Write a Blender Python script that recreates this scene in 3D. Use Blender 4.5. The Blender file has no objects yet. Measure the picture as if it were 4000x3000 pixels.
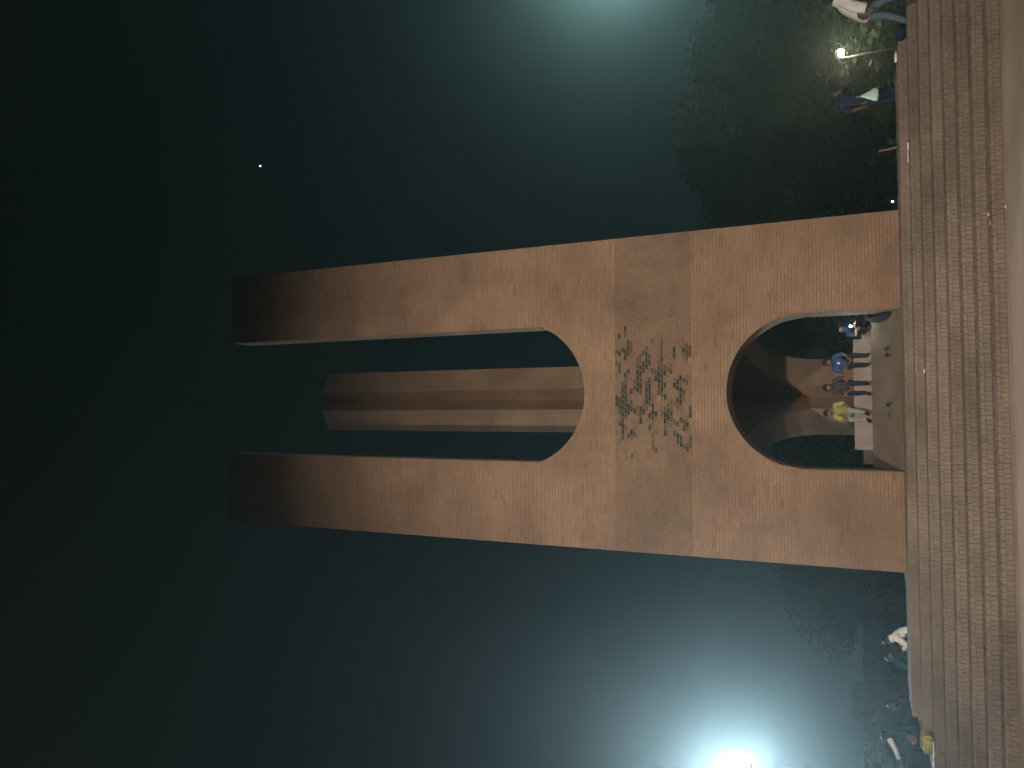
import bpy, bmesh, math, random
from mathutils import Vector, Matrix, noise
random.seed(7)
PI = math.pi
SC = bpy.context.scene
COL = SC.collection

# ------------------------------------------------------------------ camera
PITCH, ROLL, YAW = math.radians(25.12), math.radians(1.137), math.radians(2.99)
CAM = Vector((-0.740, 0.0, 0.636))
Fh = Vector((math.sin(YAW), math.cos(YAW), 0)); Rh = Vector((math.cos(YAW), -math.sin(YAW), 0)); Z = Vector((0, 0, 1))
FW = Fh*math.cos(PITCH) + Z*math.sin(PITCH)
UP = -Fh*math.sin(PITCH) + Z*math.cos(PITCH)
R2 = Rh*math.cos(ROLL) - UP*math.sin(ROLL)
U2 = UP*math.cos(ROLL) + Rh*math.sin(ROLL)
cam_data = bpy.data.cameras.new('camera')
cam_data.sensor_fit = 'HORIZONTAL'; cam_data.sensor_width = 36; cam_data.lens = 27.0
cam_data.clip_start = 0.05; cam_data.clip_end = 3000
cam = bpy.data.objects.new('camera', cam_data); COL.objects.link(cam)
# the phone was held upright but the picture is stored lying on its side
m = Matrix((-U2, R2, -FW)).transposed().to_4x4()
m.translation = CAM
cam.matrix_world = m
SC.camera = cam

# ------------------------------------------------------------------ world, exposure
SC.view_settings.view_transform = 'Standard'; SC.view_settings.look = 'None'
SC.view_settings.exposure = 0; SC.view_settings.gamma = 1
SC.view_settings.use_curve_mapping = False
SC.render.engine = 'CYCLES'
SC.cycles.use_denoising = True
SC.cycles.denoiser = 'OPENIMAGEDENOISE'; SC.cycles.denoising_prefilter = 'ACCURATE'
SC.cycles.max_bounces = 5; SC.cycles.volume_bounces = 0
SC.cycles.sample_clamp_indirect = 2.0
W = bpy.data.worlds.new('World'); SC.world = W; W.use_nodes = True
nt = W.node_tree
bg = nt.nodes['Background']
tc = nt.nodes.new('ShaderNodeTexCoord'); sx = nt.nodes.new('ShaderNodeSeparateXYZ')
cr = nt.nodes.new('ShaderNodeValToRGB')
nt.links.new(tc.outputs['Generated'], sx.inputs[0]); nt.links.new(sx.outputs['Z'], cr.inputs[0])
cr.color_ramp.elements[0].position = 0.0; cr.color_ramp.elements[0].color = (0.0058, 0.0140, 0.0148, 1)
cr.color_ramp.elements[1].position = 0.95; cr.color_ramp.elements[1].color = (0.0006, 0.0030, 0.0030, 1)
nt.links.new(cr.outputs[0], bg.inputs[0]); bg.inputs[1].default_value = 0.75

def spot(name, loc, target, power, size, blend, color, radius=0.25):
    d = bpy.data.lights.new(name, 'SPOT'); d.energy = power; d.spot_size = math.radians(size); d.spot_blend = blend
    d.color = color; d.shadow_soft_size = radius
    o = bpy.data.objects.new(name, d); COL.objects.link(o); o.location = loc
    o.rotation_euler = (Vector(target) - Vector(loc)).to_track_quat('-Z', 'Y').to_euler()
    return o
# two plaza floodlights on masts behind the photographer, on the brick front
spot('plaza_light_west', (-6.2, -2.5, 8.3), (0.8, 20, 4.7), 18500, 70, 1.0, (1.0, 0.86, 0.72))
spot('plaza_light_east', (4.6, -3.5, 8.6), (-0.6, 20, 4.7), 9000, 71, 1.0, (1.0, 0.78, 0.58))
# the two white floodlights whose glow fills both sides of the picture
FL = Vector((-14.25, 30.0, 5.30)); FR = Vector((21.8, 34.0, 11.4))
spot('floodlight_glow_west', FL + Vector((0.25, -0.35, 0)), (2, 6, 9), 7000, 170, 0.6, (0.66, 0.90, 1.0), 0.3)
for q_, (tx, ty, tz) in enumerate(((-0.9, 8, 6.6), (-2.4, 8, 7.6), (-4.6, 8, 10.0))):
    spot('added_streak_spot_west', FL + Vector((0.1*q_, -0.3, 0)), (tx, ty, tz), (2600, 4200, 7000)[q_], (7, 10, 20)[q_], 1.0, (0.74, 0.94, 1.0), 0.15)  # extra narrow spots, added to draw an elongated streak in the haze
spot('floodlight_glow_east', FR + Vector((-0.25, -0.35, 0)), (0, 12, 2), 3000, 170, 0.6, (0.60, 1.0, 0.92), 0.3)

# ------------------------------------------------------------------ helpers
def tag(o, label=None, cat=None, group=None, kind=None):
    if label: o['label'] = label
    if cat: o['category'] = cat
    if group: o['group'] = group
    if kind: o['kind'] = kind
    return o

def empty(name, loc=(0, 0, 0), rz=0.0):
    o = bpy.data.objects.new(name, None); COL.objects.link(o)
    o.location = loc; o.rotation_euler = (0, 0, rz); o.empty_display_size = 0.1
    return o

def link_mesh(name, me, mats, parent=None):
    for mt in (mats if isinstance(mats, (list, tuple)) else [mats]):
        if mt and mt.name not in [x.name for x in me.materials if x]: me.materials.append(mt)
    o = bpy.data.objects.new(name, me); COL.objects.link(o)
    if parent: o.parent = parent
    return o

def bm_obj(name, bm, mats, parent=None, smooth=False):
    bmesh.ops.recalc_face_normals(bm, faces=bm.faces)
    me = bpy.data.meshes.new(name); bm.to_mesh(me); bm.free()
    if smooth:
        for p in me.polygons: p.use_smooth = True
    return link_mesh(name, me, mats, parent)

def add_box(bm, lo, hi, mi=0):
    x0, y0, z0 = lo; x1, y1, z1 = hi
    v = [bm.verts.new(c) for c in ((x0,y0,z0),(x1,y0,z0),(x1,y1,z0),(x0,y1,z0),(x0,y0,z1),(x1,y0,z1),(x1,y1,z1),(x0,y1,z1))]
    for f in ((0,3,2,1),(4,5,6,7),(0,1,5,4),(1,2,6,5),(2,3,7,6),(3,0,4,7)):
        bm.faces.new([v[i] for i in f]).material_index = mi
    return v

def add_prism(bm, pts, z0, z1):
    a = [bm.verts.new((x, y, z0)) for x, y in pts]; b = [bm.verts.new((x, y, z1)) for x, y in pts]
    bm.faces.new(a[::-1]); bm.faces.new(b)
    n = len(pts)
    for i in range(n): bm.faces.new((a[i], a[(i+1) % n], b[(i+1) % n], b[i]))

def add_tube(bm, pts, rad, seg=8, caps=True):
    """tapered tube through points with radii"""
    pts = [Vector(p) for p in pts]
    if not isinstance(rad, (list, tuple)): rad = [rad]*len(pts)
    rings = []
    for i, p in enumerate(pts):
        d = (pts[min(i+1, len(pts)-1)] - pts[max(i-1, 0)]).normalized()
        q = d.to_track_quat('Z', 'Y')
        rings.append([bm.verts.new(p + q @ Vector((rad[i]*math.cos(2*PI*k/seg), rad[i]*math.sin(2*PI*k/seg), 0))) for k in range(seg)])
    for a, b in zip(rings, rings[1:]):
        for k in range(seg): bm.faces.new((a[k], a[(k+1) % seg], b[(k+1) % seg], b[k]))
    if caps:
        bm.faces.new(rings[0][::-1]); bm.faces.new(rings[-1])

def add_ball(bm, c, r, sc=(1, 1, 1), sub=2, jit=0.0):
    res = bmesh.ops.create_icosphere(bm, subdivisions=sub, radius=r)
    for v in res['verts']:
        k = 1 + (noise.noise(v.co*(1.5/r)) * jit if jit else 0)
        v.co = Vector((v.co.x*sc[0]*k, v.co.y*sc[1]*k, v.co.z*sc[2]*k)) + Vector(c)

def material(name, color, rough=0.85, var=0.18, scale=6.0, bump=0.0, bscale=40.0, spec=0.3, metal=0.0, emit=None, estr=0.0, sheen=0.0):
    mt = bpy.data.materials.new(name); mt.use_nodes = True
    n = mt.node_tree.nodes; l = mt.node_tree.links; b = n['Principled BSDF']
    t = n.new('ShaderNodeTexCoord'); ns = n.new('ShaderNodeTexNoise'); ns.inputs['Scale'].default_value = scale
    ns.inputs['Detail'].default_value = 5
    l.new(t.outputs['Object'], ns.inputs['Vector'])
    mr = n.new('ShaderNodeMapRange'); mr.inputs['From Min'].default_value = 0.3; mr.inputs['From Max'].default_value = 0.7
    mr.inputs['To Min'].default_value = 1-var; mr.inputs['To Max'].default_value = 1+var
    l.new(ns.outputs[0], mr.inputs[0])
    mx = n.new('ShaderNodeVectorMath'); mx.operation = 'SCALE'; mx.inputs[0].default_value = color[:3]
    l.new(mr.outputs[0], mx.inputs['Scale']); l.new(mx.outputs[0], b.inputs['Base Color'])
    b.inputs['Roughness'].default_value = rough; b.inputs['Specular IOR Level'].default_value = spec
    b.inputs['Metallic'].default_value = metal
    if bump:
        n2 = n.new('ShaderNodeTexNoise'); n2.inputs['Scale'].default_value = bscale; n2.inputs['Detail'].default_value = 4
        l.new(t.outputs['Object'], n2.inputs['Vector'])
        bp = n.new('ShaderNodeBump'); bp.inputs['Strength'].default_value = bump; bp.inputs['Distance'].default_value = 0.02
        l.new(n2.outputs[0], bp.inputs['Height']); l.new(bp.outputs[0], b.inputs['Normal'])
    if emit:
        b.inputs['Emission Color'].default_value = (*emit, 1); b.inputs['Emission Strength'].default_value = estr
    return mt

def brick_material(name, c1, c2, dark=(0.030, 0.034, 0.026), source='attr', stain=0.36):
    """per-piece tint (attribute 'tint' on joined brickwork, object random on single bricks) + grain + broad weather stains"""
    mt = bpy.data.materials.new(name); mt.use_nodes = True
    n = mt.node_tree.nodes; l = mt.node_tree.links; b = n['Principled BSDF']
    if source == 'attr':
        a = n.new('ShaderNodeAttribute'); a.attribute_name = 'tint'; fac = a.outputs['Fac']
    else:
        a = n.new('ShaderNodeObjectInfo'); fac = a.outputs['Random']
    mx = n.new('ShaderNodeMix'); mx.data_type = 'RGBA'; mx.inputs['A'].default_value = (*c1, 1); mx.inputs['B'].default_value = (*c2, 1)
    l.new(fac, mx.inputs['Factor'])
    g = n.new('ShaderNodeNewGeometry')
    big = n.new('ShaderNodeTexNoise'); big.inputs['Scale'].default_value = 0.55; big.inputs['Detail'].default_value = 6; big.inputs['Roughness'].default_value = 0.6
    l.new(g.outputs['Position'], big.inputs['Vector'])
    r1 = n.new('ShaderNodeMapRange'); r1.inputs['From Min'].default_value = 0.32; r1.inputs['From Max'].default_value = 0.62
    r1.inputs['To Min'].default_value = 1-stain; r1.inputs['To Max'].default_value = 1.06
    l.new(big.outputs[0], r1.inputs[0])
    fine = n.new('ShaderNodeTexNoise'); fine.inputs['Scale'].default_value = 34; fine.inputs['Detail'].default_value = 4
    l.new(g.outputs['Position'], fine.inputs['Vector'])
    r2 = n.new('ShaderNodeMapRange'); r2.inputs['From Min'].default_value = 0.3; r2.inputs['From Max'].default_value = 0.7
    r2.inputs['To Min'].default_value = 0.86; r2.inputs['To Max'].default_value = 1.12
    l.new(fine.outputs[0], r2.inputs[0])
    mul = n.new('ShaderNodeMath'); mul.operation = 'MULTIPLY'; l.new(r1.outputs[0], mul.inputs[0]); l.new(r2.outputs[0], mul.inputs[1])
    sc = n.new('ShaderNodeVectorMath'); sc.operation = 'SCALE'; l.new(mx.outputs['Result'], sc.inputs[0]); l.new(mul.outputs[0], sc.inputs['Scale'])
    out = sc.outputs[0]
    if source == 'attr':
        lt = n.new('ShaderNodeMath'); lt.operation = 'MULTIPLY'; lt.inputs[1].default_value = -1.0; lt.use_clamp = True
        l.new(fac, lt.inputs[0])
        dk = n.new('ShaderNodeMix'); dk.data_type = 'RGBA'; dk.inputs['B'].default_value = (*dark, 1)
        l.new(lt.outputs[0], dk.inputs['Factor']); l.new(out, dk.inputs['A']); out = dk.outputs['Result']
    l.new(out, b.inputs['Base Color'])
    b.inputs['Roughness'].default_value = 0.9; b.inputs['Specular IOR Level'].default_value = 0.25
    bp = n.new('ShaderNodeBump'); bp.inputs['Strength'].default_value = 0.35; bp.inputs['Distance'].default_value = 0.01
    l.new(fine.outputs[0], bp.inputs['Height']); l.new(bp.outputs[0], b.inputs['Normal'])
    return mt

C1, C2 = (0.240, 0.157, 0.105), (0.272, 0.183, 0.125)
M_BRICK = brick_material('brick_wall', C1, C2)
M_BRICK_ONE = brick_material('brick_single', C1, C2, source='obj')
S1, S2 = (0.200, 0.162, 0.130), (0.232, 0.190, 0.154)
M_STEP = brick_material('brick_paving', S1, S2, stain=0.42)
M_STEP_ONE = brick_material('brick_paving_single', S1, S2, source='obj')
M_MORTAR = material('mortar', (0.215, 0.150, 0.104), 0.95, 0.2, 3, 0.4, 60)
M_MORTAR_DARK = material('step_mortar', (0.165, 0.132, 0.104), 0.95, 0.25, 3, 0.4, 60)
M_SLOPE = material('trodden_floor', (0.150, 0.118, 0.088), 0.9, 0.22, 1.8, 0.3, 30)
M_SEAT = material('pale_render', (0.25, 0.215, 0.20), 0.9, 0.16, 2.5, 0.3, 25)

# ------------------------------------------------------------------ ground
bm = bmesh.new()
bmesh.ops.create_grid(bm, x_segments=60, y_segments=60, size=700)
for v in bm.verts:
    v.co.y += 200; r = (v.co.xy - Vector((0, 20))).length
    v.co.z = -1.372 - 0.012 + (noise.noise(v.co*0.01)*min(1, max(0, (r-90)/200))*3)
ground = bm_obj('ground', bm, material('trampled_grass', (0.055, 0.062, 0.038), 0.95, 0.35, 0.8, 0.8, 12))
tag(ground, kind='structure')
bm = bmesh.new(); add_box(bm, (-24, -12, -1.50), (24, 33, -1.371))
plaza = bm_obj('pavement', bm, material('dusty_concrete', (0.37, 0.295, 0.235), 0.92, 0.16, 0.9, 0.5, 45))
tag(plaza, kind='structure')

# ------------------------------------------------------------------ stepped plinth
RISE, TREAD = 0.171, 0.530
XL, XR, YF, YB = -6.88, 7.48, 18.335, 20.45
XC, YR = 4.6, 30.2
def outline(k):
    o = k*TREAD
    return [(XL-o, YF-o), (XR+o, YF-o), (XR+o, YB+o), (XC+o, YB+o), (XC+o, YR+o), (-XC-o, YR+o), (-XC-o, YB+o), (XL-o, YB+o)]
plinth = empty('stepped_plinth', (0, 22.4, -1.371)); PO = Vector((0, 22.4, -1.371))
tag(plinth, 'broad brick plinth with eight straight steps carrying the tall brick monument', 'steps')

class Skin:
    """many small proud bricks in one mesh with a tint per brick"""
    def __init__(s): s.v = []; s.f = []; s.t = []
    def brick(s, o, U, V, N, du, dv, d, tint):
        i = len(s.v); j = 0.0012
        P = []
        for dd, ins in ((0.0, 0), (d, 0.0025)):
            for a, b in ((0, 0), (1, 0), (1, 1), (0, 1)):
                P.append(o + U*(a*du + (ins if a == 0 else -ins)) + V*(b*dv + (ins if b == 0 else -ins)) + N*dd)
        s.v += P
        s.f += [(i+4, i+5, i+6, i+7), (i, i+1, i+5, i+4), (i+1, i+2, i+6, i+5), (i+2, i+3, i+7, i+6), (i+3, i, i+4, i+7)]
        s.t += [tint]*5
    def build(s, name, mat, parent, off=Vector((0, 0, 0)), kind='stuff'):
        me = bpy.data.meshes.new(name)
        me.from_pydata([tuple(p - off) for p in s.v], [], s.f)
        at = me.attributes.new('tint', 'FLOAT', 'FACE'); at.data.foreach_set('value', s.t)
        me.update()
        o = link_mesh(name, me, mat, parent)
        if kind: o['kind'] = kind
        return o
def X(*a): return Vector(a)

def unit_brick(name, size, mat):
    bm = bmesh.new(); a, b, c = size
    add_box(bm, (0, 0, 0), (a, b, c))
    bmesh.ops.bevel(bm, geom=list(bm.edges), offset=0.003, segments=1, affect='EDGES')
    me = bpy.data.meshes.new(name); bmesh.ops.recalc_face_normals(bm, faces=bm.faces); bm.to_mesh(me); bm.free()
    me.materials.append(mat); return me

riser_mesh = unit_brick('riser_brick', (0.0745, 0.10, 0.112), M_STEP_ONE)
for k in range(0, 8):
    o = outline(k); top = -k*RISE
    bm = bmesh.new(); add_prism(bm, [(x, y) for x, y in o], top-RISE-(0.0 if k == 7 else 0.004), top-0.058)
    for v in bm.verts: v.co -= PO
    step = bm_obj('step', bm, M_MORTAR_DARK, plinth)
    # nosing row and tread rows of flat bricks
    sk = Skin(); x0, x1 = o[0][0], o[1][0]; yf = o[0][1]
    for row in range(5 if k == 0 else 3):
        dep = 0.235 if row == 0 else 0.19
        ya = yf - 0.022 if row == 0 else yf - 0.022 + 0.245 + (row-1)*0.2
        x = x0 - 0.01 + (0 if row % 2 == 0 else -0.05)
        while x < x1 - 0.05:
            if not (k == 0 and abs(x) < 4.3 and ya > 19.78):
                dz = random.uniform(-0.004, 0.004)
                sk.brick(X(x + 0.004, ya + 0.003 + random.uniform(-0.006, 0.002)*(row == 0), top - 0.058 + dz), X(1, 0, 0), X(0, 1, 0), X(0, 0, 1), 0.1115, dep - 0.004, 0.058, random.random())
            x += 0.115
    # side treads (end rows)
    for sx_, xe in ((-1, x0), (1, x1)):
        y = yf + 0.55
        while y < YB + k*TREAD:
            a = xe - 0.02 if sx_ < 0 else xe - 0.50
            for q in range(2):
                sk.brick(X(a + q*0.262, y, top - 0.058), X(1, 0, 0), X(0, 1, 0), X(0, 0, 1), 0.25, 0.107, 0.058, random.random())
            y += 0.115
    sk2 = sk
    # riser bricks on end
    x = x0; single = (k == 7)
    n1 = 0
    while x < x1 - 0.03:
        j = random.uniform(-0.003, 0.003)
        if single and -8.4 < x < 8.8 and n1 < 212:
            b = bpy.data.objects.new('brick', riser_mesh); COL.objects.link(b); b.parent = step
            b.location = X(x + 0.004, yf - 0.012 + j, top - RISE + 0.0005) - PO
            n1 += 1
        else:
            sk2.brick(X(x + 0.004, yf, top - RISE + 0.002), X(1, 0, 0), X(0, 0, 1), X(0, -1, 0), 0.0745, 0.111, 0.012 + j, random.random())
        x += 0.0812
    for sx_, xe in ((-1, x0), (1, x1)):
        y = yf + 0.01
        while y < YB + k*TREAD - 0.05:
            if sx_ < 0: sk2.brick(X(xe, y + 0.07, top - RISE + 0.002), X(0, -1, 0), X(0, 0, 1), X(-1, 0, 0), 0.0745, 0.111, 0.012, random.random())
            else: sk2.brick(X(xe, y, top - RISE + 0.002), X(0, 1, 0), X(0, 0, 1), X(1, 0, 0), 0.0745, 0.111, 0.012, random.random())
            y += 0.0812
    sk2.build('step_brickwork', M_STEP, step, PO)

# rest of the top deck behind the facing rows (core prisms end 58 mm lower): one paved sheet
bm = bmesh.new()
add_box(bm, (-XC, 19.44, -0.062), (XC, YR, -0.004))
for v in bm.verts: v.co -= PO
bm_obj('deck', bm, M_SLOPE, plinth)
bm = bmesh.new()
add_box(bm, (XL, 19.44, -0.062), (-XC-0.002, YB, -0.003)); add_box(bm, (XC+0.002, 19.44, -0.062), (XR, YB, -0.003))
for v in bm.verts: v.co -= PO
bm_obj('deck', bm, M_STEP, plinth)
for k in range(1, 8):   # back treads
    o0, o1 = outline(k-1), outline(k)
    bm = bmesh.new(); z = -k*RISE
    for s in (-1, 1):
        xa = (XC + (k-1)*TREAD + 0.002); xb = (XR if s > 0 else -XL) + k*TREAD - 0.52
        ya, yb = YB + (k-1)*TREAD + 0.002, YB + k*TREAD
        add_box(bm, (min(s*xa, s*xb), ya, z-0.062), (max(s*xa, s*xb), yb, z-0.002))
        ya2 = yb + 0.002
        add_box(bm, (min(s*xa, s*(XC+k*TREAD)), ya2, z-0.062), (max(s*xa, s*(XC+k*TREAD)), YR + (k-1)*TREAD, z-0.002))
    add_box(bm, (-XC-k*TREAD, YR+(k-1)*TREAD+0.002, z-0.062), (XC+k*TREAD, YR+k*TREAD, z-0.002))
    for v in bm.verts: v.co -= PO
    bm_obj('tread', bm, M_STEP, plinth)

# sloping floor and pale seat inside the arch
slope = empty('sloping_floor', (0, 20.1, 0)); SO = Vector((0, 20.1, 0))
tag(slope, 'smooth brown floor sloping up through the lower arch to the pale seat', 'ramp')
bm = bmesh.new()
pr = [(20.06, -0.003), (21.6, 0.64), (24.0, 0.64), (24.0, -0.003)]
a = [bm.verts.new(X(-1.9, y, z) - SO) for y, z in pr]; b = [bm.verts.new(X(1.9, y, z) - SO) for y, z in pr]
bm.faces.new(a); bm.faces.new(b[::-1])
for i in range(4): bm.faces.new((a[i], b[i], b[(i+1) % 4], a[(i+1) % 4]))
bmesh.ops.subdivide_edges(bm, edges=bm.edges, cuts=3, use_grid_fill=True)
bm_obj('slab', bm, M_SLOPE, slope)
seat = empty('masonry_bench', (0, 22.2, 0.641))
tag(seat, 'pale two-level masonry seat under the arch where the young people sit', 'bench')
bm = bmesh.new(); add_box(bm, (-1.86, 0, 0), (1.80, 0.72, 0.235)); bmesh.ops.bevel(bm, geom=list(bm.edges), offset=0.012, segments=2, affect='EDGES')
bm_obj('lower_tier', bm, M_SEAT, seat)
bm = bmesh.new(); add_box(bm, (-1.50, 0.004, 0.235), (1.42, 0.70, 0.435)); bmesh.ops.bevel(bm, geom=list(bm.edges), offset=0.012, segments=2, affect='EDGES')
bm_obj('upper_tier', bm, M_SEAT, seat)

# ------------------------------------------------------------------ the monument
HW, XO, T, H = 4.22, 1.92, 0.90, 20.85
CEN = Vector((0, 20 + 2*HW/(2*math.sqrt(3)), 0))
mon = empty('brick_monument', CEN)
tag(mon, 'towering three-pillared red brick monument with round arch below and tall open slot above', 'monument')
ARC_Z, ARC_R = 2.08, 1.921
SLC, SLR = 9.86, 2.04
def arch_top(x): return ARC_Z + math.sqrt(max(0, ARC_R**2 - x*x))
def slot_bot(x): return SLC - math.sqrt(max(0, SLR**2 - x*x))

def corner_poly():
    # V-plan pillar at the front-left corner, world coordinates
    A = Vector((-HW, 20)); u1 = Vector((1, 0)); n1 = Vector((0, 1)); u2 = Vector((0.5, math.sqrt(3)/2)); n2 = Vector((math.sqrt(3)/2, -0.5))
    L = HW - XO
    return [A, A + u1*L, A + u1*L + n1*T, A + Vector((math.sqrt(3)*T, T)), A + u2*L + n2*T, A + u2*L]
def rot(v, k):
    a = k*2*PI/3; d = v - CEN.xy if len(v) == 2 else v - CEN
    c, s = math.cos(a), math.sin(a)
    if len(v) == 2: return Vector((c*d.x - s*d.y, s*d.x + c*d.y))
    return Vector((c*d.x - s*d.y, s*d.x + c*d.y, d.z))
def rdir(v, k):
    a = k*2*PI/3; c, s = math.cos(a), math.sin(a)
    return Vector((c*v.x - s*v.y, s*v.x + c*v.y, v.z))

pillars = []; walls = []
for k in range(3):        # 0: front-left, 1: front-right, 2: rear
    bm = bmesh.new(); add_prism(bm, [tuple(rot(p, k)) for p in corner_poly()], -0.002, H)
    pillars.append(bm_obj('pillar', bm, M_MORTAR, mon))
for k in range(3):
    bm = bmesh.new(); N = 40
    xs = [-XO + 0.0 + 2*XO*i/N for i in range(N+1)]
    loopv = [(x, arch_top(x)) for x in xs] + [(x, slot_bot(x)) for x in reversed(xs)]
    fr = [bm.verts.new(rot(X(x, 20.0, z), k)) for x, z in loopv]; bk = [bm.verts.new(rot(X(x, 20+T, z), k)) for x, z in loopv]
    M_ = N + 1
    for i in range(N):
        j = 2*M_ - 1 - i
        bm.faces.new((fr[i], fr[i+1], fr[j-1], fr[j])); bm.faces.new((bk[i], bk[j], bk[j-1], bk[i+1]))
    n = len(fr)
    for i in range(n): bm.faces.new((fr[i], bk[i], bk[(i+1) % n], fr[(i+1) % n]))
    walls.append(bm_obj('arch_wall', bm, M_MORTAR, mon))

COURSE, BL = 0.0826, 0.262
B0, B1 = 4.88, 6.93
stretcher = unit_brick('wall_brick', (0.252, 0.013, 0.0728), M_BRICK_ONE)
def dark_chance(x, z):
    if not (B0 <= z <= B1): return -1
    g = math.exp(-((x+0.05)/1.35)**4*0.9) * (0.72 + 0.30*(z-B0)/(B1-B0))
    nz = noise.noise(Vector((x*2.8, 3.3, z*5.5)))*1.15 + random.uniform(-.36, .36)
    return g*0.62 + nz*0.75 - 0.42
singles = 0
def face_skin(k, x0, x1, zlo, zhi, sk, parent, front):
    """lay bricks on the outer plane of face k between x0 and x1"""
    global singles
    U = rdir(X(1, 0, 0), k); V = X(0, 0, 1); N_ = rdir(X(0, -1, 0), k)
    nc = int(H/COURSE)
    for c in range(nc):
        z = c*COURSE + 0.005; zm = z + COURSE/2
        off = (c % 2)*BL/2
        i0 = math.floor((x0 - off)/BL) - 1
        bl = BL*0.6 if (front and B0 <= zm <= B1) else BL
        x = i0*BL + (off if bl == BL else (c*0.37 % 1)*bl)
        while x < x1:
            a, b = x, x + bl - 0.010
            a2, b2 = max(a, x0), min(b, x1)
            x += bl
            if b2 - a2 < 0.03: continue
            zl, zh = zlo, zhi
            # cut against the curves
            if callable(zlo):
                # keep the part of this brick that lies inside the wall
                ok = []
                for q in range(9):
                    xx = a2 + (b2-a2)*q/8
                    if zlo(xx) + 0.01 <= z and z + 0.0728 <= zhi(xx) - 0.01: ok.append(xx)
                if len(ok) < 2 or ok[-1]-ok[0] < 0.03: continue
                a2, b2 = ok[0], ok[-1]
            xm = (a2+b2)/2
            if front and random.random() < 0.0012: continue
            band = B0 <= zm <= B1
            tint = random.random()
            depth = 0.003 if band else 0.009
            if front and band:
                dc = dark_chance(xm, zm)
                tint = -0.17 - 0.20*tint
                if dc > 0.10 + random.uniform(-0.09, 0.09) + (0.5 if abs(xm) > 2.0 else 0): tint = -min(1.0, 0.42 + dc*1.3 + random.uniform(-0.3, 0.3))
            depth += random.uniform(-0.002, 0.002)
            if not band and random.random() < 0.03: tint = -random.uniform(0.05, 0.20)
            if not band and random.random() < 0.012: depth = 0.003
            if front and k == 0 and z < 0.95 and b2 - a2 > 0.24 and singles < 300:
                o = bpy.data.objects.new('brick', stretcher); COL.objects.link(o); o.parent = parent
                o.location = X(a2, 20 - 0.009, z) - CEN; singles += 1
                continue
            sk.brick(rot(X(a2, 20.0, z), k), U, V, N_, b2-a2, 0.0728, depth, tint)
for k in range(3):
    # face k runs from pillar k to pillar k+1
    for pi, (xa, xb) in ((k, (-HW+0.004, -XO-0.004)), ((k+1) % 3, (XO+0.004, HW-0.004))):
        sk = Skin(); face_skin(k, xa, xb, 0, H, sk, pillars[pi], k == 0)
        sk.build('brickwork', M_BRICK, pillars[pi])
    sk = Skin(); face_skin(k, -XO, XO, arch_top, slot_bot, sk, walls[k], k == 0)
    sk.build('brickwork', M_BRICK, walls[k])
def plane_skin(P0, P1, sk, z1=H):
    """bricks on a vertical plane from plan point P0 to P1 (normal to the left of the run)"""
    P0 = Vector((*P0, 0)); P1 = Vector((*P1, 0)); L = (P1-P0).length; U = (P1-P0)/L; N_ = Vector((U.y, -U.x, 0))
    for c in range(int(z1/COURSE)):
        z = c*COURSE + 0.005; x = -(c % 2)*BL/2
        while x < L:
            a, b = max(x, 0.004), min(x+BL-0.01, L-0.016)
            x += BL
            if b-a < 0.03: continue
            sk.brick(P0 + U*a + X(0, 0, z), U, X(0, 0, 1), N_, b-a, 0.0728, 0.012, random.random())
for k in range(3):
    p = [rot(q, k) for q in corner_poly()]
    sk = Skin()
    for i in (1, 2, 3, 4): plane_skin(p[i], p[i+1], sk)
    sk.build('brickwork', M_BRICK, pillars[k])
# curved soffits of the arches: one row of bricks on edge
for k in range(3):
    sk = Skin()
    n = 78
    for i in range(n):
        a0 = PI*(i+0.06)/n; a1 = PI*(i+0.94)/n
        p0 = X(ARC_R*math.cos(a0), 20.01, ARC_Z + ARC_R*math.sin(a0)); p1 = X(ARC_R*math.cos(a1), 20.01, ARC_Z + ARC_R*math.sin(a1))
        if abs(p0.x) > XO-0.01 or abs(p1.x) > XO-0.01: continue
        for r in range(3):
            U = rdir((p1-p0).normalized(), k); V = rdir(X(0, 1, 0), k); N_ = rdir(X(-math.cos((a0+a1)/2), 0, -math.sin((a0+a1)/2)), k)
            sk.brick(rot(p0 + X(0, 0.295*r, 0), k), U, V, N_, (p1-p0).length, 0.28, 0.006, random.random())
    sk.build('arch_brickwork', M_BRICK, walls[k])

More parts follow.
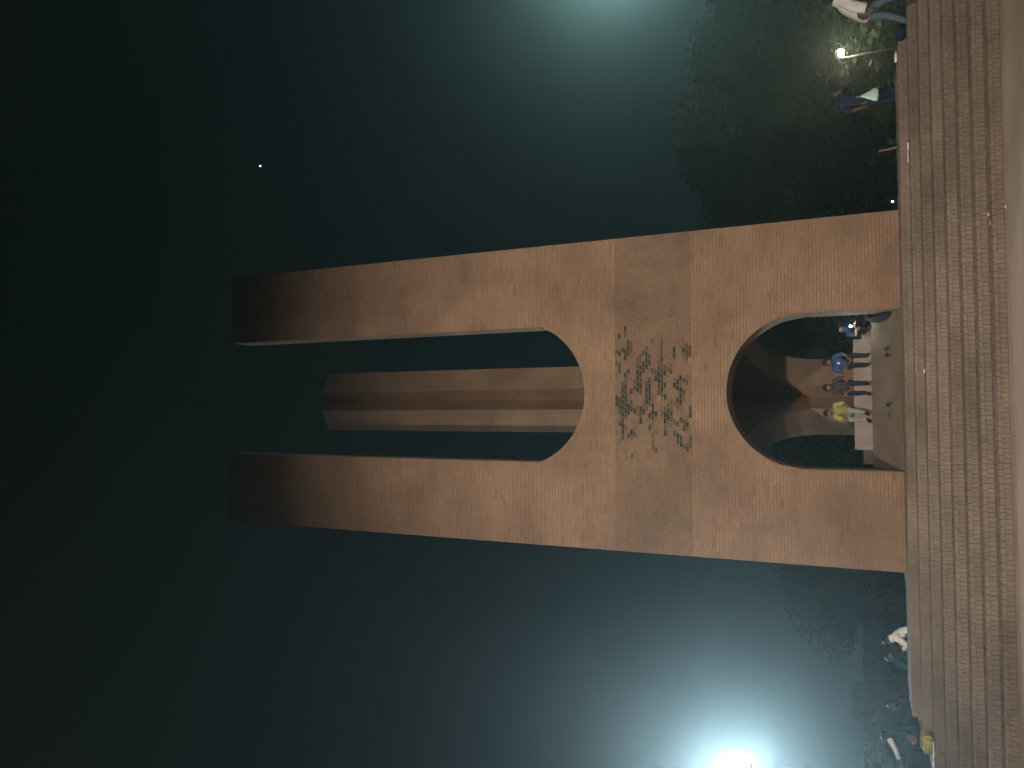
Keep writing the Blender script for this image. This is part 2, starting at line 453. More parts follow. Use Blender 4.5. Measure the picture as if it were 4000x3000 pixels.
# ------------------------------------------------------------------ trees
M_LEAF = material('dark_leaves', (0.040, 0.070, 0.028), 0.7, 0.45, 0.7)
M_BARK = material('bark', (0.09, 0.07, 0.05), 0.95, 0.3, 4, 0.6, 12)
def tree_template(seed, h, w, leaves, name='broadleaf_tree'):
    rnd = random.Random(seed)
    root = empty(name)
    bm = bmesh.new()
    add_tube(bm, [(0, 0, -0.2), (0.1, 0, h*0.18), (-0.05, 0.1, h*0.4), (0.1, 0, h*0.62)], [h*0.03, h*0.023, h*0.017, h*0.008], 10)
    lobes = []
    for i in range(26):
        a = rnd.uniform(0, 2*PI); r = w*0.5*rnd.uniform(0.15, 0.85); z = h*(rnd.uniform(0.08, 0.35) if i < 8 else rnd.uniform(0.30, 0.86))
        r *= math.sin(min(1, max(0.15, (z/h-0.12)/0.86))*PI)**0.5
        c = Vector((r*math.cos(a), r*math.sin(a), z)); lobes.append((c, w*rnd.uniform(0.15, 0.25)))
        add_tube(bm, [(0, 0, h*rnd.uniform(0.2, 0.45)), c*0.55 + Vector((0, 0, h*0.12)), c], [h*0.011, h*0.007, h*0.003], 6)
    bm_obj('trunk', bm, M_BARK, root)
    vs = []; fs = []
    for i in range(leaves):
        c, r = lobes[rnd.randrange(len(lobes))]
        d = Vector((rnd.gauss(0, 1), rnd.gauss(0, 1), rnd.gauss(0, 1))).normalized()*r*rnd.uniform(0.35, 1.12)**0.6
        d.z *= 0.8
        p = c + d; s = rnd.uniform(0.13, 0.30)
        q = Vector((rnd.gauss(0, 1), rnd.gauss(0, 1), rnd.gauss(0, 1))).normalized().to_track_quat('Z', 'Y')
        n = len(vs)
        for a, b in ((-1, 0), (0, -0.45), (1, 0), (0, 0.45)): vs.append(tuple(p + q @ Vector((a*s, b*s, 0))))
        fs.append((n, n+1, n+2, n+3))
    me = bpy.data.meshes.new('crown'); me.from_pydata(vs, [], fs); me.update()
    link_mesh('crown', me, M_LEAF, root)
    return root
def copy_tree(o):
    c = o.copy(); COL.objects.link(c)
    for ch in list(o.children):
        d = ch.copy(); COL.objects.link(d); d.parent = c
    return c
ta = tree_template(3, 12.0, 11.5, 34000); tb = tree_template(9, 11.0, 10.5, 30000)
spots = [
 (14.5, 47, 1.02, 'a', 'large dark tree rising directly beside the monument\'s right pillar'),
 (20.5, 50, 1.10, 'b', 'large dark tree, second from the monument on its right side'),
 (27.5, 52, 1.10, 'a', 'dark tree behind the warm street lamp at the far right'),
 (35.0, 55, 1.05, 'b', 'dark tree at the outer right edge under the white glow'),
 (8.0, 58, 0.85, 'b', 'dark tree seen through the right part of the lower arch'),
 (0.5, 62, 0.80, 'a', 'dark tree straight behind the lower arch'),
 (-6.0, 58, 0.72, 'b', 'small dark tree seen through the left part of the lower arch'),
 (-12.5, 60, 0.70, 'a', 'low dark tree just outside the monument\'s left pillar'),
 (-20.0, 60, 0.34, 'b', 'low dark tree beyond the people seated on the left'),
 (-28.0, 62, 0.33, 'a', 'low dark tree fading into the white glow at the far left'),
]
used = set()
for x, y, s, w, lab in spots:
    src = ta if w == 'a' else tb
    o = src if w not in used else copy_tree(src)
    used.add(w)
    o.location = (x, y, -1.4); o.scale = (s, s, s); o.rotation_euler = (0, 0, random.uniform(0, 6))
    tag(o, lab, 'tree', 'dark trees standing behind the monument')

rnd = random.Random(21); vs = []; fs = []
for i in range(60000):
    x = rnd.uniform(-46, 50); z = rnd.uniform(0, 1)**1.3*(3.1 + 0.9*noise.noise(Vector((x*.25, 1, 0)))); y = 68 + rnd.uniform(-1.3, 1.3)
    s_ = rnd.uniform(.12, .28); q = Vector((rnd.gauss(0, 1), rnd.gauss(0, 1), rnd.gauss(0, 1))).normalized().to_track_quat('Z', 'Y'); n_ = len(vs)
    for a, b in ((-1, 0), (0, -.5), (1, 0), (0, .5)): vs.append(tuple(Vector((x, y, z-1.4)) + q @ Vector((a*s_, b*s_, 0))))
    fs.append((n_, n_+1, n_+2, n_+3))
me = bpy.data.meshes.new('undergrowth'); me.from_pydata(vs, [], fs); me.update()
tag(link_mesh('undergrowth', me, M_LEAF), 'long mass of dark undergrowth closing the view behind the trees', 'undergrowth', kind='stuff')

# ------------------------------------------------------------------ lamps and masts
M_STEEL = material('galvanised_steel', (0.22, 0.23, 0.24), 0.5, 0.1, 5, metal=0.6)
def flood_mast(loc, aim, label, n=4, estr=60, tint=(0.80, 0.95, 1.0)):
    loc = Vector(loc); root = empty('floodlight_mast', (loc.x, loc.y, -1.38))
    tag(root, label, 'floodlight', 'floodlight masts around the plaza')
    hz = loc.z + 1.38
    bm = bmesh.new(); add_tube(bm, [(0, 0, 0), (0, 0, 0.3), (0, 0, hz-0.3)], [0.16, 0.10, 0.06], 12); bm_obj('pole', bm, M_STEEL, root, True)
    d = (Vector(aim)-loc); yaw = math.atan2(d.y, d.x) - PI/2
    rt = Matrix.Rotation(yaw, 3, 'Z')
    bm = bmesh.new(); add_tube(bm, [rt @ X(-0.8, 0, hz-0.32), rt @ X(0.8, 0, hz-0.32)], 0.035, 8); bm_obj('crossarm', bm, M_STEEL, root, True)
    me_l = material('floodlight_glass', (0.8, 0.8, 0.8), 0.2, 0.0, 5, emit=tint, estr=estr)
    for i in range(n):
        x = -0.6 + 1.2*i/max(1, n-1)
        bm = bmesh.new(); add_box(bm, (x-0.15, -0.10, hz-0.27), (x+0.15, 0.04, hz-0.03))
        bmesh.ops.bevel(bm, geom=list(bm.edges), offset=0.02, segments=2, affect='EDGES')
        for k in range(4): add_box(bm, (x-0.12+0.07*k, -0.15, hz-0.25), (x-0.10+0.07*k, -0.10, hz-0.05))
        bmesh.ops.rotate(bm, verts=bm.verts, cent=(0, 0, 0), matrix=rt)
        hd = bm_obj('lamp_head', bm, M_STEEL, root)
        bm = bmesh.new(); add_box(bm, (x-0.13, 0.041, hz-0.25), (x+0.13, 0.05, hz-0.05)); bmesh.ops.rotate(bm, verts=bm.verts, cent=(0, 0, 0), matrix=rt)
        bm_obj('glass', bm, me_l, hd)
    return root
flood_mast(FL, (2, 6, 5), 'dazzling white floodlight on a mast at the left edge of the view', 4, 60)
flood_mast(FR, (0, 12, 2), 'high white floodlight mast just beyond the right edge, above the dark trees', 4, 60)
flood_mast((-6.2, -2.62, 8.2), (0.8, 20, 4.6), 'tall mast lighting the brick front from behind the photographer\'s left shoulder', 3, 5, (1.0, 0.86, 0.74))
flood_mast((4.6, -3.62, 8.5), (-0.6, 20, 4.6), 'tall mast lighting the brick front from behind the photographer\'s right shoulder', 3, 5, (1.0, 0.80, 0.62))

def street_lamp(loc, label, col, estr, power):
    loc = Vector(loc); root = empty('street_lamp', (loc.x, loc.y, -1.38)); tag(root, label, 'street lamp')
    hz = loc.z + 1.38
    bm = bmesh.new(); add_tube(bm, [(0, 0, 0), (0, 0, hz*0.7), (0, 0, hz+0.25)], [0.09, 0.06, 0.045], 10)
    add_tube(bm, [(0, 0, hz+0.25), (0.0, -0.3, hz+0.35), (0, -0.6, hz+0.28)], 0.03, 8); bm_obj('pole', bm, M_STEEL, root, True)
    bm = bmesh.new(); add_ball(bm, (0, -0.65, hz+0.20), 0.22, (1, 1.4, 0.45)); hd = bm_obj('lamp_head', bm, M_STEEL, root, True)
    bm = bmesh.new(); add_ball(bm, (0, -0.65, hz+0.03), 0.22, (1, 1.0, 0.8)); bm_obj('globe', bm, material('warm_lamp_glass', (0.8, 0.8, 0.8), 0.3, 0, 5, emit=col, estr=estr), hd, True)
    d = bpy.data.lights.new('street_lamp_light', 'POINT'); d.energy = power; d.color = col; d.shadow_soft_size = 0.15
    o = bpy.data.objects.new('street_lamp_light', d); COL.objects.link(o); o.location = loc + Vector((0, -1.0, 0))
street_lamp((19.6, 46.0, 1.85), 'warm glowing street lamp in front of the dark trees at the right', (1.0, 0.82, 0.55), 120, 100)

# ------------------------------------------------------------------ people
SKIN = material('brown_skin', (0.20, 0.115, 0.075), 0.6, 0.08, 8)
HAIR = material('black_hair', (0.012, 0.010, 0.010), 0.5, 0.3, 30)
EYE = material('eye', (0.5, 0.5, 0.5), 0.3, 0.1, 5)
def cloth(name, c, var=0.14): return material(name, c, 0.9, var, 9, 0.5, 14)

def seg_dist(p, a, b):
    ab = b-a; t = max(0, min(1, (p-a).dot(ab)/max(1e-9, ab.length_squared)))
    return (p-(a+ab*t)).length

def person(loc, rz, pose, label, shirt, trousers, group=None, long_sleeve=False, lean=0.0, scale=1.0, head_tilt=0.0, hair_r=1.0, shorts=False, over=None, hair_long=False, sleeve=None, badge=False, loose=.026):
    """pose: 'stand' or 'sit'; local frame faces -Y, origin at the seat (sit) or the soles (stand)"""
    J = {}
    if pose == 'stand':
        J.update(pel=(0, 0, .93), spine=(0, -.01, 1.10), chest=(0, 0, 1.28), neck=(0, 0, 1.44), head=(0, -.015, 1.56), crown=(0, -.005, 1.66),
                 hipL=(-.09, 0, .88), hipR=(.09, 0, .88), kneeL=(-.11, -.03, .48), kneeR=(.11, -.01, .48), ankL=(-.12, .03, .08), ankR=(.12, .02, .08),
                 toeL=(-.14, -.14, .03), toeR=(.14, -.14, .03),
                 shL=(-.18, .0, 1.39), shR=(.18, .0, 1.39), elL=(-.24, .02, 1.12), elR=(.24, .02, 1.12), wrL=(-.24, -.08, .88), wrR=(.24, -.08, .88))
    else:
        J.update(pel=(0, 0, .11), spine=(0, -.01, .26), chest=(0, -.03, .42), neck=(0, -.06, .57), head=(0, -.09, .68), crown=(0, -.085, .78),
                 hipL=(-.09, -.02, .10), hipR=(.09, -.02, .10), kneeL=(-.14, -.42, .10), kneeR=(.14, -.42, .10), ankL=(-.13, -.40, -.33), ankR=(.13, -.40, -.33),
                 toeL=(-.14, -.56, -.385), toeR=(.14, -.56, -.385),
                 shL=(-.18, -.04, .52), shR=(.18, -.04, .52), elL=(-.25, -.13, .28), elR=(.25, -.13, .28), wrL=(-.10, -.34, .20), wrR=(.10, -.34, .20))
    if over: J.update(over)
    J = {k: Vector(v) for k, v in J.items()}
    if lean:
        Rl = Matrix.Rotation(lean, 3, 'X'); pv = J['pel'].copy()
        for k in ('spine', 'chest', 'neck', 'head', 'crown', 'shL', 'shR', 'elL', 'elR', 'wrL', 'wrR'):
            if over and k in over: continue
            J[k] = pv + Rl @ (J[k]-pv)
    if head_tilt:
        Rl = Matrix.Rotation(head_tilt, 3, 'X'); pv = J['neck'].copy()
        for k in ('head', 'crown'): J[k] = pv + Rl @ (J[k]-pv)
    rad = dict(pel=(.135, .105), spine=(.125, .09), chest=(.145, .10), neck=(.055, .055), head=(.085, .095), crown=(.06, .07),
               hipL=(.085, .085), hipR=(.085, .085), kneeL=(.058, .058), kneeR=(.058, .058), ankL=(.038, .038), ankR=(.038, .038), toeL=(.038, .028), toeR=(.038, .028),
               shL=(.058, .055), shR=(.058, .055), elL=(.040, .040), elR=(.040, .040), wrL=(.028, .025), wrR=(.028, .025))
    for s in 'LR':
        dv = (J['wr'+s]-J['el'+s]).normalized(); J['pm'+s] = J['wr'+s] + dv*0.07; rad['pm'+s] = (.034, .020)
        m1 = (J['hip'+s]+J['knee'+s])/2; J['th'+s] = m1; rad['th'+s] = (.074, .074)
        J['cf'+s] = J['knee'+s]*0.65 + J['ank'+s]*0.35; rad['cf'+s] = (.052, .054)
    # nose
    fwd = (J['head']-J['crown']).cross(X(1, 0, 0)).normalized()
    if fwd.y > 0: fwd = -fwd
    if sleeve:
        Ri = Matrix.Rotation(-rz, 3, 'Z')
        for k_, w_ in zip(('elL', 'wrL'), sleeve): J[k_] = Ri @ (Vector(w_) - Vector(loc))/scale
        dv = (J['wrL']-J['elL']).normalized(); J['pmL'] = J['wrL'] + dv*0.07
    E = [('pel', 'spine'), ('spine', 'chest'), ('chest', 'neck'), ('neck', 'head'), ('head', 'crown')]
    for s in 'LR':
        E += [('pel', 'hip'+s), ('hip'+s, 'th'+s), ('th'+s, 'knee'+s), ('knee'+s, 'cf'+s), ('cf'+s, 'ank'+s), ('ank'+s, 'toe'+s),
              ('chest', 'sh'+s), ('sh'+s, 'el'+s), ('el'+s, 'wr'+s), ('wr'+s, 'pm'+s)]
    names = list(J); idx = {n: i for i, n in enumerate(names)}
    me = bpy.data.meshes.new('skeleton'); me.from_pydata([tuple(J[n]) for n in names], [(idx[a], idx[b]) for a, b in E], [])
    tmp = bpy.data.objects.new('skeleton', me); COL.objects.link(tmp)
    md = tmp.modifiers.new('s', 'SKIN'); md.branch_smoothing = 0.6; md.use_smooth_shade = True
    if not me.skin_vertices: me.skin_vertices.new() if hasattr(me.skin_vertices, 'new') else None
    sv = me.skin_vertices[0].data
    for n in names:
        sv[idx[n]].radius = rad.get(n, (.05, .05)); sv[idx[n]].use_root = (n == 'pel')
    sb = tmp.modifiers.new('b', 'SUBSURF'); sb.levels = 2; sb.render_levels = 2
    dg = bpy.context.evaluated_depsgraph_get(); dg.update()
    body = bpy.data.meshes.new_from_object(tmp.evaluated_get(dg))
    bpy.data.objects.remove(tmp)
    root = empty('person', loc, rz); root.scale = (scale,)*3
    tag(root, label, 'person', group)
    bm = bmesh.new(); bm.from_mesh(body)
    # fingers, nose and ears grow out of the same mesh
    for s, sg in (('L', -1), ('R', 1)):
        pm = J['pm'+s]; dv = (J['pm'+s]-J['wr'+s]).normalized(); side = dv.cross(X(0, 0, 1) if abs(dv.z) < .8 else X(0, 1, 0)).normalized(); pal = side.cross(dv)
        for q, (o_, ln) in enumerate(((-.027, .060), (-.009, .072), (.009, .068), (.026, .052))):
            b0 = pm + side*o_*0.9; b1 = b0 + dv*(.03+ln*.5); b2 = b1 + dv*ln*.45 - pal*ln*.25
            add_tube(bm, [b0, b1, b2], [.0095, .0085, .0065], 6)
        add_tube(bm, [J['wr'+s] + dv*.03 + side*sg*.02, pm + side*sg*.05 - dv*.005, pm + side*sg*.055 + dv*.03], [.011, .010, .008], 6)
    hd = (J['head'] + J['crown'])/2; upv = (J['crown']-J['head']).normalized(); rgt = X(1, 0, 0)
    add_tube(bm, [hd + fwd*.075 + upv*.00, hd + fwd*.105 - upv*.032, hd + fwd*.085 - upv*.042], [.008, .014, .010], 6)
    for sg in (-1, 1): add_ball(bm, hd + rgt*sg*.088 - upv*.02, .022, (.4, .8, 1.2), 1)
    bm_obj('body', bm, SKIN, root, True)
    for sg in (-1, 1):
        bm = bmesh.new(); add_ball(bm, hd + rgt*sg*.032 + fwd*.088 - upv*.008, .011, (1, 1, .8), 1); bm_obj('eye', bm, EYE, root, True)
    bm = bmesh.new(); add_ball(bm, hd + upv*.012 - fwd*.012, .108, (.96, 1.05, 1.0), 3, .08)
    cut = [v for v in bm.verts if (v.co-hd).dot(fwd) > .035 and (v.co-hd).dot(upv) < .055 or (v.co-hd).dot(upv) < -.055]
    bmesh.ops.delete(bm, geom=cut, context='VERTS')
    if hair_long: add_tube(bm, [hd - fwd*.07, hd - fwd*.10 - upv*.12, hd - fwd*.09 - upv*.30], [.07, .06, .025], 8)
    bm_obj('hair', bm, HAIR, root, True)
    segs = {'t': [('pel', 'spine'), ('spine', 'chest'), ('chest', 'neck')], 'ua': [('shL', 'elL'), ('shR', 'elR'), ('chest', 'shL'), ('chest', 'shR')],
            'fa': [('elL', 'wrL'), ('elR', 'wrR')], 'h': [('neck', 'head'), ('head', 'crown')], 'pm': [('wrL', 'pmL'), ('wrR', 'pmR')],
            'th': [('hipL', 'kneeL'), ('hipR', 'kneeR'), ('pel', 'hipL'), ('pel', 'hipR')], 'cf': [('kneeL', 'ankL'), ('kneeR', 'ankR')], 'ft': [('ankL', 'toeL'), ('ankR', 'toeR')]}
    lab = []
    for v in body.vertices:
        best = min(((seg_dist(v.co, J[a], J[b])/( .14 if k == 't' else .07), k) for k, L in segs.items() for a, b in L))
        lab.append(best[1])
    def garment(name, keys, off, mat, zmax=None, wave=.010):
        bm = bmesh.new(); bm.from_mesh(body); bm.verts.ensure_lookup_table(); bm.normal_update()
        dele = [f for f in bm.faces if not all(lab[v.index] in keys for v in f.verts)]
        for v in bm.verts:
            v.co += v.normal*(off + wave*noise.noise(v.co*9 + Vector(loc)))
        bmesh.ops.delete(bm, geom=dele, context='FACES')
        if bm.faces: return bm_obj(name, bm, mat, root, True)
    garment('shirt', {'t', 'ua', 'fa'} if long_sleeve else {'t', 'ua'}, loose, shirt)
    garment('trousers', {'th'} if shorts else {'th', 'cf'}, .018, trousers)
    garment('shoes', {'ft'}, .010, M_SHOE)
    if sleeve:
        bm = bmesh.new(); add_tube(bm, [J['shL']*.45 + J['elL']*.55, J['elL'], (J['elL']+J['wrL'])/2 - Vector((0, 0, .02)), J['wrL']], [.058, .06, .052, .042], 12); bm_obj('sleeve', bm, WHITE, root, True)
    if badge:
        f = (J['chest']-J['spine']).cross(X(1, 0, 0)).normalized()
        if f.y > 0: f = -f
        bm = bmesh.new(); add_ball(bm, J['chest'] + f*.125 + X(-.02, 0, .01), .035, (1, .35, 1), 2); bm_obj('badge', bm, WHITE, root, True)
    bpy.data.meshes.remove(body)
    return root
M_SHOE = cloth('dark_shoe', (0.02, 0.018, 0.018))
NAVY = cloth('navy_denim', (0.012, 0.018, 0.040)); BLACK = cloth('black_cloth', (0.014, 0.013, 0.014)); JEANS = cloth('light_jeans', (0.10, 0.15, 0.20))
BLUE = cloth('blue_shirt', (0.04, 0.065, 0.17)); GREY = cloth('charcoal_shirt', (0.055, 0.05, 0.055)); YELLOW = cloth('yellow_green_shirt', (0.30, 0.30, 0.12))
PALE = cloth('pale_trousers', (0.26, 0.27, 0.22)); WHITE = cloth('white_shirt', (0.72, 0.74, 0.72)); TEAL = cloth('teal_shirt', (0.015, 0.055, 0.075))
PURPLE = cloth('plum_shirt', (0.035, 0.02, 0.05)); RED = cloth('rust_shirt', (0.22, 0.05, 0.035)); OLIVE = cloth('olive_cloth', (0.05, 0.06, 0.03))
g3 = 'young people seated side by side under the arch'
zs = 1.078
person((0.80, 22.52, zs), math.radians(8), 'sit', 'seated person in a bright blue shirt and dark trousers under the arch', BLUE, BLACK, g3, badge=True, lean=math.radians(12), head_tilt=math.radians(22), scale=.97)
person((0.22, 22.55, zs), math.radians(-14), 'sit', 'seated person in a charcoal shirt and navy jeans between the blue and yellow shirts', GREY, NAVY, g3, lean=math.radians(14), head_tilt=math.radians(10), scale=.97)
person((-0.40, 22.50, zs), math.radians(-26), 'sit', 'seated person in a yellow-green shirt and pale trousers beside a dark bag', YELLOW, PALE, g3, lean=math.radians(16), head_tilt=math.radians(14), scale=.97,
       over=dict(wrL=(-.18, -.30, .12), kneeR=(.15, -.42, .12), ankR=(.10, -.48, -.30), toeR=(.10, -.64, -.36)))
# person leaning on the right jamb, leg stretched towards the steps
person((1.66, 22.0, 0.70), math.radians(20), 'sit', 'person in dark clothes sitting against the right arch jamb holding a glowing phone', NAVY, BLACK, None, lean=math.radians(-6), scale=.92,
       over=dict(kneeR=(.26, -.42, .02), ankR=(.50, -.80, -.10), toeR=(.52, -.93, -.06), kneeL=(-.16, -.36, .26), ankL=(-.14, -.30, -.02), toeL=(-.15, -.46, -.06), elR=(.24, -.12, .30), wrR=(.08, -.30, .34), elL=(-.25, -.12, .30), wrL=(-.06, -.33, .32)))
# right side
person((8.46, 18.75, -0.342), math.radians(84), 'stand', 'person in white shirt and faded jeans stooping at the right end of the steps', WHITE, JEANS, None, lean=math.radians(42), scale=1.12, loose=.075, long_sleeve=True,
       over=dict(kneeL=(-.12, -.16, .50), ankL=(-.13, -.20, .08), toeL=(-.14, -.38, .03), kneeR=(.12, .06, .48), ankR=(.13, .26, .10), toeR=(.14, .10, .03), wrR=(.22, -.62, .92), elR=(.26, -.42, 1.10)))
person((7.42, 21.05, -0.171), math.radians(150), 'stand', 'standing person in dark navy clothes with one bare arm raised, right of the trees', cloth('ink_shirt', (0.02, 0.025, 0.05)), NAVY, None, scale=1.0,
       over=dict(elR=(-.36, -.05, 1.36), elL=(.30, .0, 1.15)) if False else dict(elL=(-.30, -.16, 1.26), wrL=(-.22, -.20, 1.46), elR=(.26, .0, 1.12), wrR=(.22, -.10, .92)))
person((6.62, 22.05, -0.684), math.radians(200), 'sit', 'person in dark blue sitting low behind the right steps with a bare forearm showing', NAVY, BLACK, None, scale=1.0,
       over=dict(elR=(.30, .02, .62), wrR=(.34, .02, .90)))
person((6.02, 22.1, -0.855), math.radians(170), 'sit', 'person in a rust red shirt sitting low behind the steps near the right pillar', RED, NAVY, None, scale=1.0)
# left side
person((-5.72, 21.0, -0.25), math.radians(-92), 'sit', 'person in a white shirt sitting in profile behind the left end of the steps', WHITE, BLACK, None, long_sleeve=True, lean=math.radians(24), scale=1.02,
       over=dict(kneeL=(-.14, -.40, .26), kneeR=(.14, -.40, .24), ankL=(-.13, -.42, -.12), ankR=(.13, -.42, -.12), toeL=(-.14, -.58, -.15), toeR=(.14, -.58, -.15), elL=(-.22, -.30, .30), wrL=(-.12, -.46, .34), elR=(.22, -.30, .26), wrR=(.12, -.46, .30)))
person((-6.72, 21.3, -0.28), math.radians(75), 'sit', 'person in dark teal sitting opposite the white-shirted person', TEAL, OLIVE, None, lean=math.radians(14), scale=.95)
person((-7.45, 21.5, -0.34), math.radians(-60), 'sit', 'person in plum shirt sitting in the dark left of the teal-shirted person', PURPLE, NAVY, None, lean=math.radians(18), scale=1.0, hair_long=True)
person((-7.55, 19.6, -0.171), math.radians(-70), 'sit', 'person in petrol blue with a white sleeve at the left edge of the steps', cloth('petrol_shirt', (0.02, 0.07, 0.11)), NAVY, None, lean=math.radians(20), scale=1.0, sleeve=((-7.80, 19.30, .42), (-8.16, 19.25, .25)))

# ------------------------------------------------------------------ small things
def thing_mesh(name, bm, mat, label, cat, loc, rz=0, group=None, smooth=True):
    o = bm_obj(name, bm, mat, None, smooth); o.location = loc; o.rotation_euler = (0, 0, rz); tag(o, label, cat, group); return o
M_WHITE = material('white_plastic', (0.78, 0.78, 0.75), 0.5, 0.05, 10); M_GLOW = material('lit_phone_torch', (0.9, 0.9, 0.9), 0.3, 0, 5, emit=(0.92, 1.0, 1.0), estr=70)
M_WARM = material('lit_small_lamp', (0.9, 0.9, 0.9), 0.3, 0, 5, emit=(1.0, 0.86, 0.66), estr=26)
def phone(loc, label, glow, rx=1.2, rz=0.0, big=.013):
    root = empty('phone', loc, rz); root.rotation_euler = (rx, 0, rz); tag(root, label, 'phone')
    bm = bmesh.new(); add_box(bm, (-.037, -.004, -.078), (.037, .004, .078)); bmesh.ops.bevel(bm, geom=list(bm.edges), offset=.003, segments=2, affect='EDGES')
    bm_obj('case', bm, material('phone_case', (0.03, 0.03, 0.035), .3), root)
    bm = bmesh.new(); add_ball(bm, (.0, -.010, .045), big, (1, .5, 1), 2); bm_obj('torch', bm, glow, root, True)
phone((1.71, 21.62, 1.07), 'phone with a dazzling white torch held by the person at the right jamb', M_GLOW, 0.1, 0.1, .024)
d = bpy.data.lights.new('phone_torch_light', 'POINT'); d.energy = 14; d.color = (.88, .98, 1); d.shadow_soft_size = .02
o = bpy.data.objects.new('phone_torch_light', d); COL.objects.link(o); o.location = (1.70, 21.55, 1.14)
phone((4.50, 20.28, 0.075), 'small warm light lying at the foot of the right pillar', M_WARM, 0.05, 0.2, .02)

def sandal(loc, rz, label, mat, grp):
    root = empty('sandal', loc, rz); root.rotation_euler = (math.radians(22.5), 0, rz); tag(root, label, 'sandal', grp)
    bm = bmesh.new()
    pts = [(.035*math.cos(a)*(1.15 if math.sin(a) > 0 else .85), .125*math.sin(a)) for a in [2*PI*i/16 for i in range(16)]]
    add_prism(bm, pts, 0, .022); bm_obj('sole', bm, mat, root)
    bm = bmesh.new(); add_tube(bm, [(-.04, .02, .012), (-.025, .03, .05), (0, .035, .062), (.025, .03, .05), (.04, .02, .012)], [.014]*5, 6); bm_obj('strap', bm, mat, root, True)
def zr(y): return (y-20.06)*0.643/1.54 + 0.002
BRN = material('brown_leather', (0.05, 0.028, 0.015), .7); DGR = material('dark_green_rubber', (0.025, 0.04, 0.03), .7); SLT = material('slate_rubber', (0.06, 0.075, 0.085), .7)
for x, y, r, mm, lb in ((1.03, 20.72, .5, DGR, 'dark olive sandal lying askew, right-hand one of the pair nearest the right jamb'),
                        (0.86, 20.70, -.2, BRN, 'dark brown sandal beside the olive one on the sloping floor'),
                        (-0.34, 20.68, .3, DGR, 'small dark green sandal on the sloping floor below the yellow shirt'),
                        (-0.56, 20.66, 1.35, SLT, 'slate grey sandal lying sideways, leftmost on the sloping floor')):
    sandal((x, y, zr(y)), r, lb, mm, 'sandals taken off on the sloping floor')

def bag(loc, size, mat, label, cat='bag', name='bag', rz=0.0, strap=True):
    root = empty(name, loc, rz); tag(root, label, cat); a, b, c = size
    bm = bmesh.new(); add_box(bm, (-a/2, -b/2, 0), (a/2, b/2, c)); bmesh.ops.bevel(bm, geom=list(bm.edges), offset=min(a, b)*.25, segments=3, affect='EDGES')
    for v in bm.verts: v.co += Vector((1, 1, .3))*noise.noise(v.co*12)*.02
    bm_obj('pouch', bm, mat, root, True)
    if strap:
        bm = bmesh.new(); add_tube(bm, [(-a*.3, 0, c*.95), (-a*.22, 0, c*1.2), (a*.22, 0, c*1.2), (a*.3, 0, c*.95)], .010, 6); bm_obj('handle', bm, mat, root, True)
bag((-0.80, 22.42, 0.877+.2), (.20, .13, .17), material('brown_bag', (0.05, 0.038, 0.022), .8), 'dark olive brown shoulder bag beside the yellow-shirted person', rz=.1)
bag((7.70, 18.35, -0.171), (.34, .2, .20), cloth('navy_bag', (0.012, 0.02, 0.06)), 'dark navy cloth bag slumped at the right end of the top step', rz=.2)
# flaring white bag hanging from the standing person's hand
root = empty('carrier_bag', (7.32, 20.62, 0.78)); tag(root, 'flaring pale mint carrier bag hanging beside the dark standing person', 'bag')
bm = bmesh.new()
rings = []
for i, (r, z) in enumerate(((.012, 0), (.03, -.05), (.09, -.18), (.15, -.32), (.165, -.40))):
    rings.append([bm.verts.new(((r*(1+.12*math.sin(3*a)))*math.cos(a), .45*r*math.sin(a), z + .02*math.cos(2*a)*(i > 2))) for a in [2*PI*j/20 for j in range(20)]])
for a_, b_ in zip(rings, rings[1:]):
    for j in range(20): bm.faces.new((a_[j], a_[(j+1) % 20], b_[(j+1) % 20], b_[j]))
bm.faces.new(rings[-1])
bm_obj('sack', bm, cloth('mint_plastic', (0.50, 0.74, 0.68)), root, True)
bm = bmesh.new(); add_tube(bm, [(0, 0, -.01), (-.015, 0, .05), (.0, 0, .10), (.015, 0, .05), (0.004, 0, -.01)], .007, 6); bm_obj('handle', bm, cloth('mint_handle', (0.45, 0.6, 0.55)), root, True)
# bottle lamp at right platform corner
root = empty('bottle', (7.24, 18.52, 0.035)); root.rotation_euler = (math.radians(90), 0, math.radians(75)); tag(root, 'small shiny white bottle with a yellow band lying at the right corner of the deck', 'bottle')
bm = bmesh.new(); add_tube(bm, [(0, 0, -.10), (0, 0, -.09), (0, 0, .05), (0, 0, .085), (0, 0, .11)], [.025, .032, .032, .014, .013], 14); bm_obj('flask', bm, M_WHITE, root, True)
bm = bmesh.new(); add_tube(bm, [(0, 0, .11), (0, 0, .13)], .016, 12); bm_obj('cap', bm, material('yellow_cap', (.7, .5, .05), .5), root, True)

def scrap(name, loc, size, mat, label, cat, rz=0.0, h=.03):
    bm = bmesh.new(); bmesh.ops.create_grid(bm, x_segments=8, y_segments=5, size=.5)
    for v in bm.verts:
        t = v.co.x + .5
        v.co = Vector((v.co.x*size[0], v.co.y*size[1]*(1-.75*t if name == 'paper_cone' else 1), h*(.5+.5*noise.noise(v.co*7+Vector(loc)))))
    r = bmesh.ops.extrude_face_region(bm, geom=list(bm.faces))
    for v in r['geom']:
        if isinstance(v, bmesh.types.BMVert): v.co.z = max(.0, v.co.z-.012)
    return thing_mesh(name, bm, mat, label, cat, loc, rz)
scrap('paper_cone', (4.93, 18.02, -0.171), (.40, .10), M_WHITE, 'long white paper cone lying on the second step right of the monument', 'litter', math.radians(176), .07)
scrap('white_wrapper', (0.27, 17.55, -0.342), (.07, .06), M_WHITE, 'small bright white wrapper on the steps in front of the arch', 'litter', .4, .05)
scrap('silver_foil', (2.75, 15.0, -1.198), (.06, .04), M_WHITE, 'tiny pale scrap on the second step from the ground, right of the arch', 'litter', .9, .03)
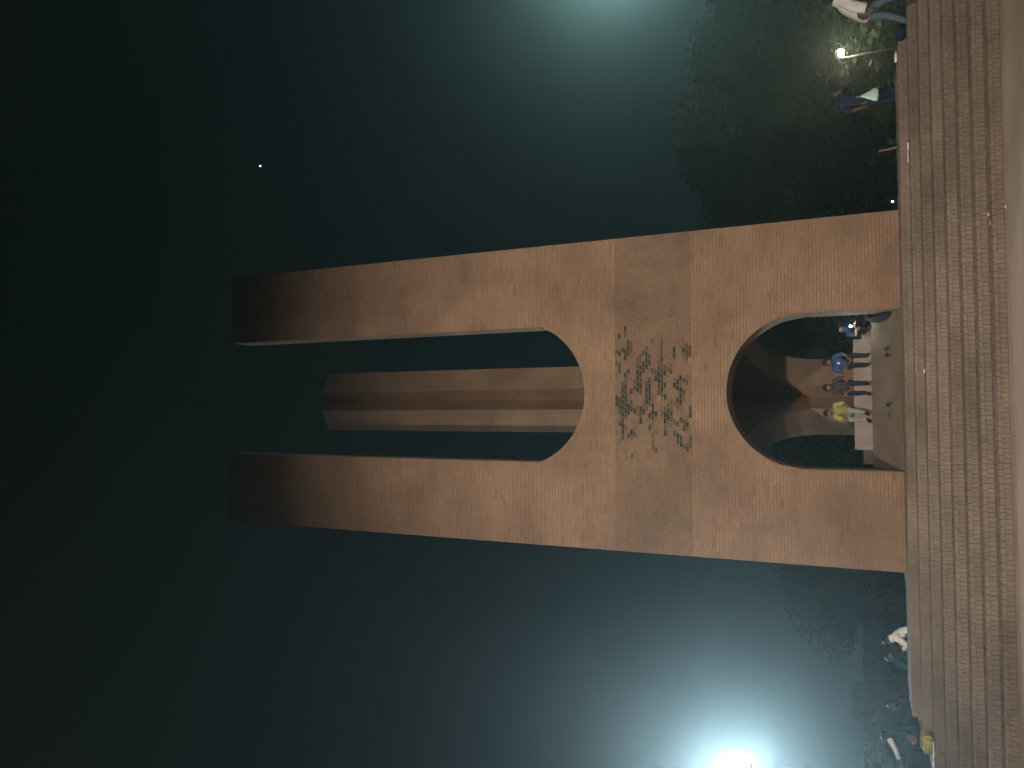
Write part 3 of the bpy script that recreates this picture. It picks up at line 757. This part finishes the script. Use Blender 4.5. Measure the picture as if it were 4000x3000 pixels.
scrap('pink_scrap', (2.55, 14.80, -1.197), (.06, .04), material('pink_paper', (.6, .42, .36)), 'tiny pinkish scrap at the edge of the lowest step', 'litter', .2, .03)
scrap('paper_scrap', (2.72, 14.45, -1.371), (.05, .04), M_WHITE, 'tiny pale scrap on the paving against the lowest step', 'litter', 1.2, .03)
scrap('cloth_bundle', (-7.02, 20.2, -0.171), (.30, .22), material('pink_white_cloth', (.62, .55, .52)), 'crumpled pinkish white cloth on the left end of the top step', 'cloth', .1, .24)
scrap('paper_strip', (-7.45, 17.42, -0.342), (.9, .10), M_WHITE, 'long white paper strip along the edge of a step at the far left', 'litter', .02, .05)
bag((-7.12, 17.55, -0.342), (.34, .16, .20), material('yellow_plastic', (.36, .36, .10), .5), 'crumpled yellow plastic bag on the steps at the left end', strap=True)
bm = bmesh.new(); add_tube(bm, [(1.83, 21.36, .68), (1.80, 21.15, .60), (1.79, 20.85, .47), (1.82, 20.55, .31), (1.84, 20.42, .20)], [.035, .085, .10, .075, .03], 10)
for v in bm.verts: v.co += Vector((1, 1, 1))*noise.noise(v.co*9)*.03
thing_mesh('cloth_bundle', bm, cloth('ink_cloth', (0.012, 0.014, 0.03)), 'long dark bundle of cloth lying down the slope against the right arch jamb', 'cloth', (0, 0, 0), 0)

# ------------------------------------------------------------------ star and haze
bm = bmesh.new(); add_ball(bm, (0, 0, 0), 1.1, sub=2)
thing_mesh('star', bm, material('starlight', (0, 0, 0), emit=(.8, .95, 1), estr=6), 'single bright star high right of the monument', 'star', (394, 900, 857))
bm = bmesh.new(); add_box(bm, (-75, -25, -6.5), (75, 110, 22.5))
hz = bpy.data.materials.new('humid_haze'); hz.use_nodes = True
n = hz.node_tree.nodes; n.remove(n['Principled BSDF']); pv = n.new('ShaderNodeVolumePrincipled')
pv.inputs['Color'].default_value = (0.80, 0.93, 0.96, 1); pv.inputs['Density'].default_value = 0.0045; pv.inputs['Anisotropy'].default_value = 0.84
hz.node_tree.links.new(pv.outputs[0], n['Material Output'].inputs['Volume'])
haze = bm_obj('haze', bm, hz); tag(haze, kind='stuff')
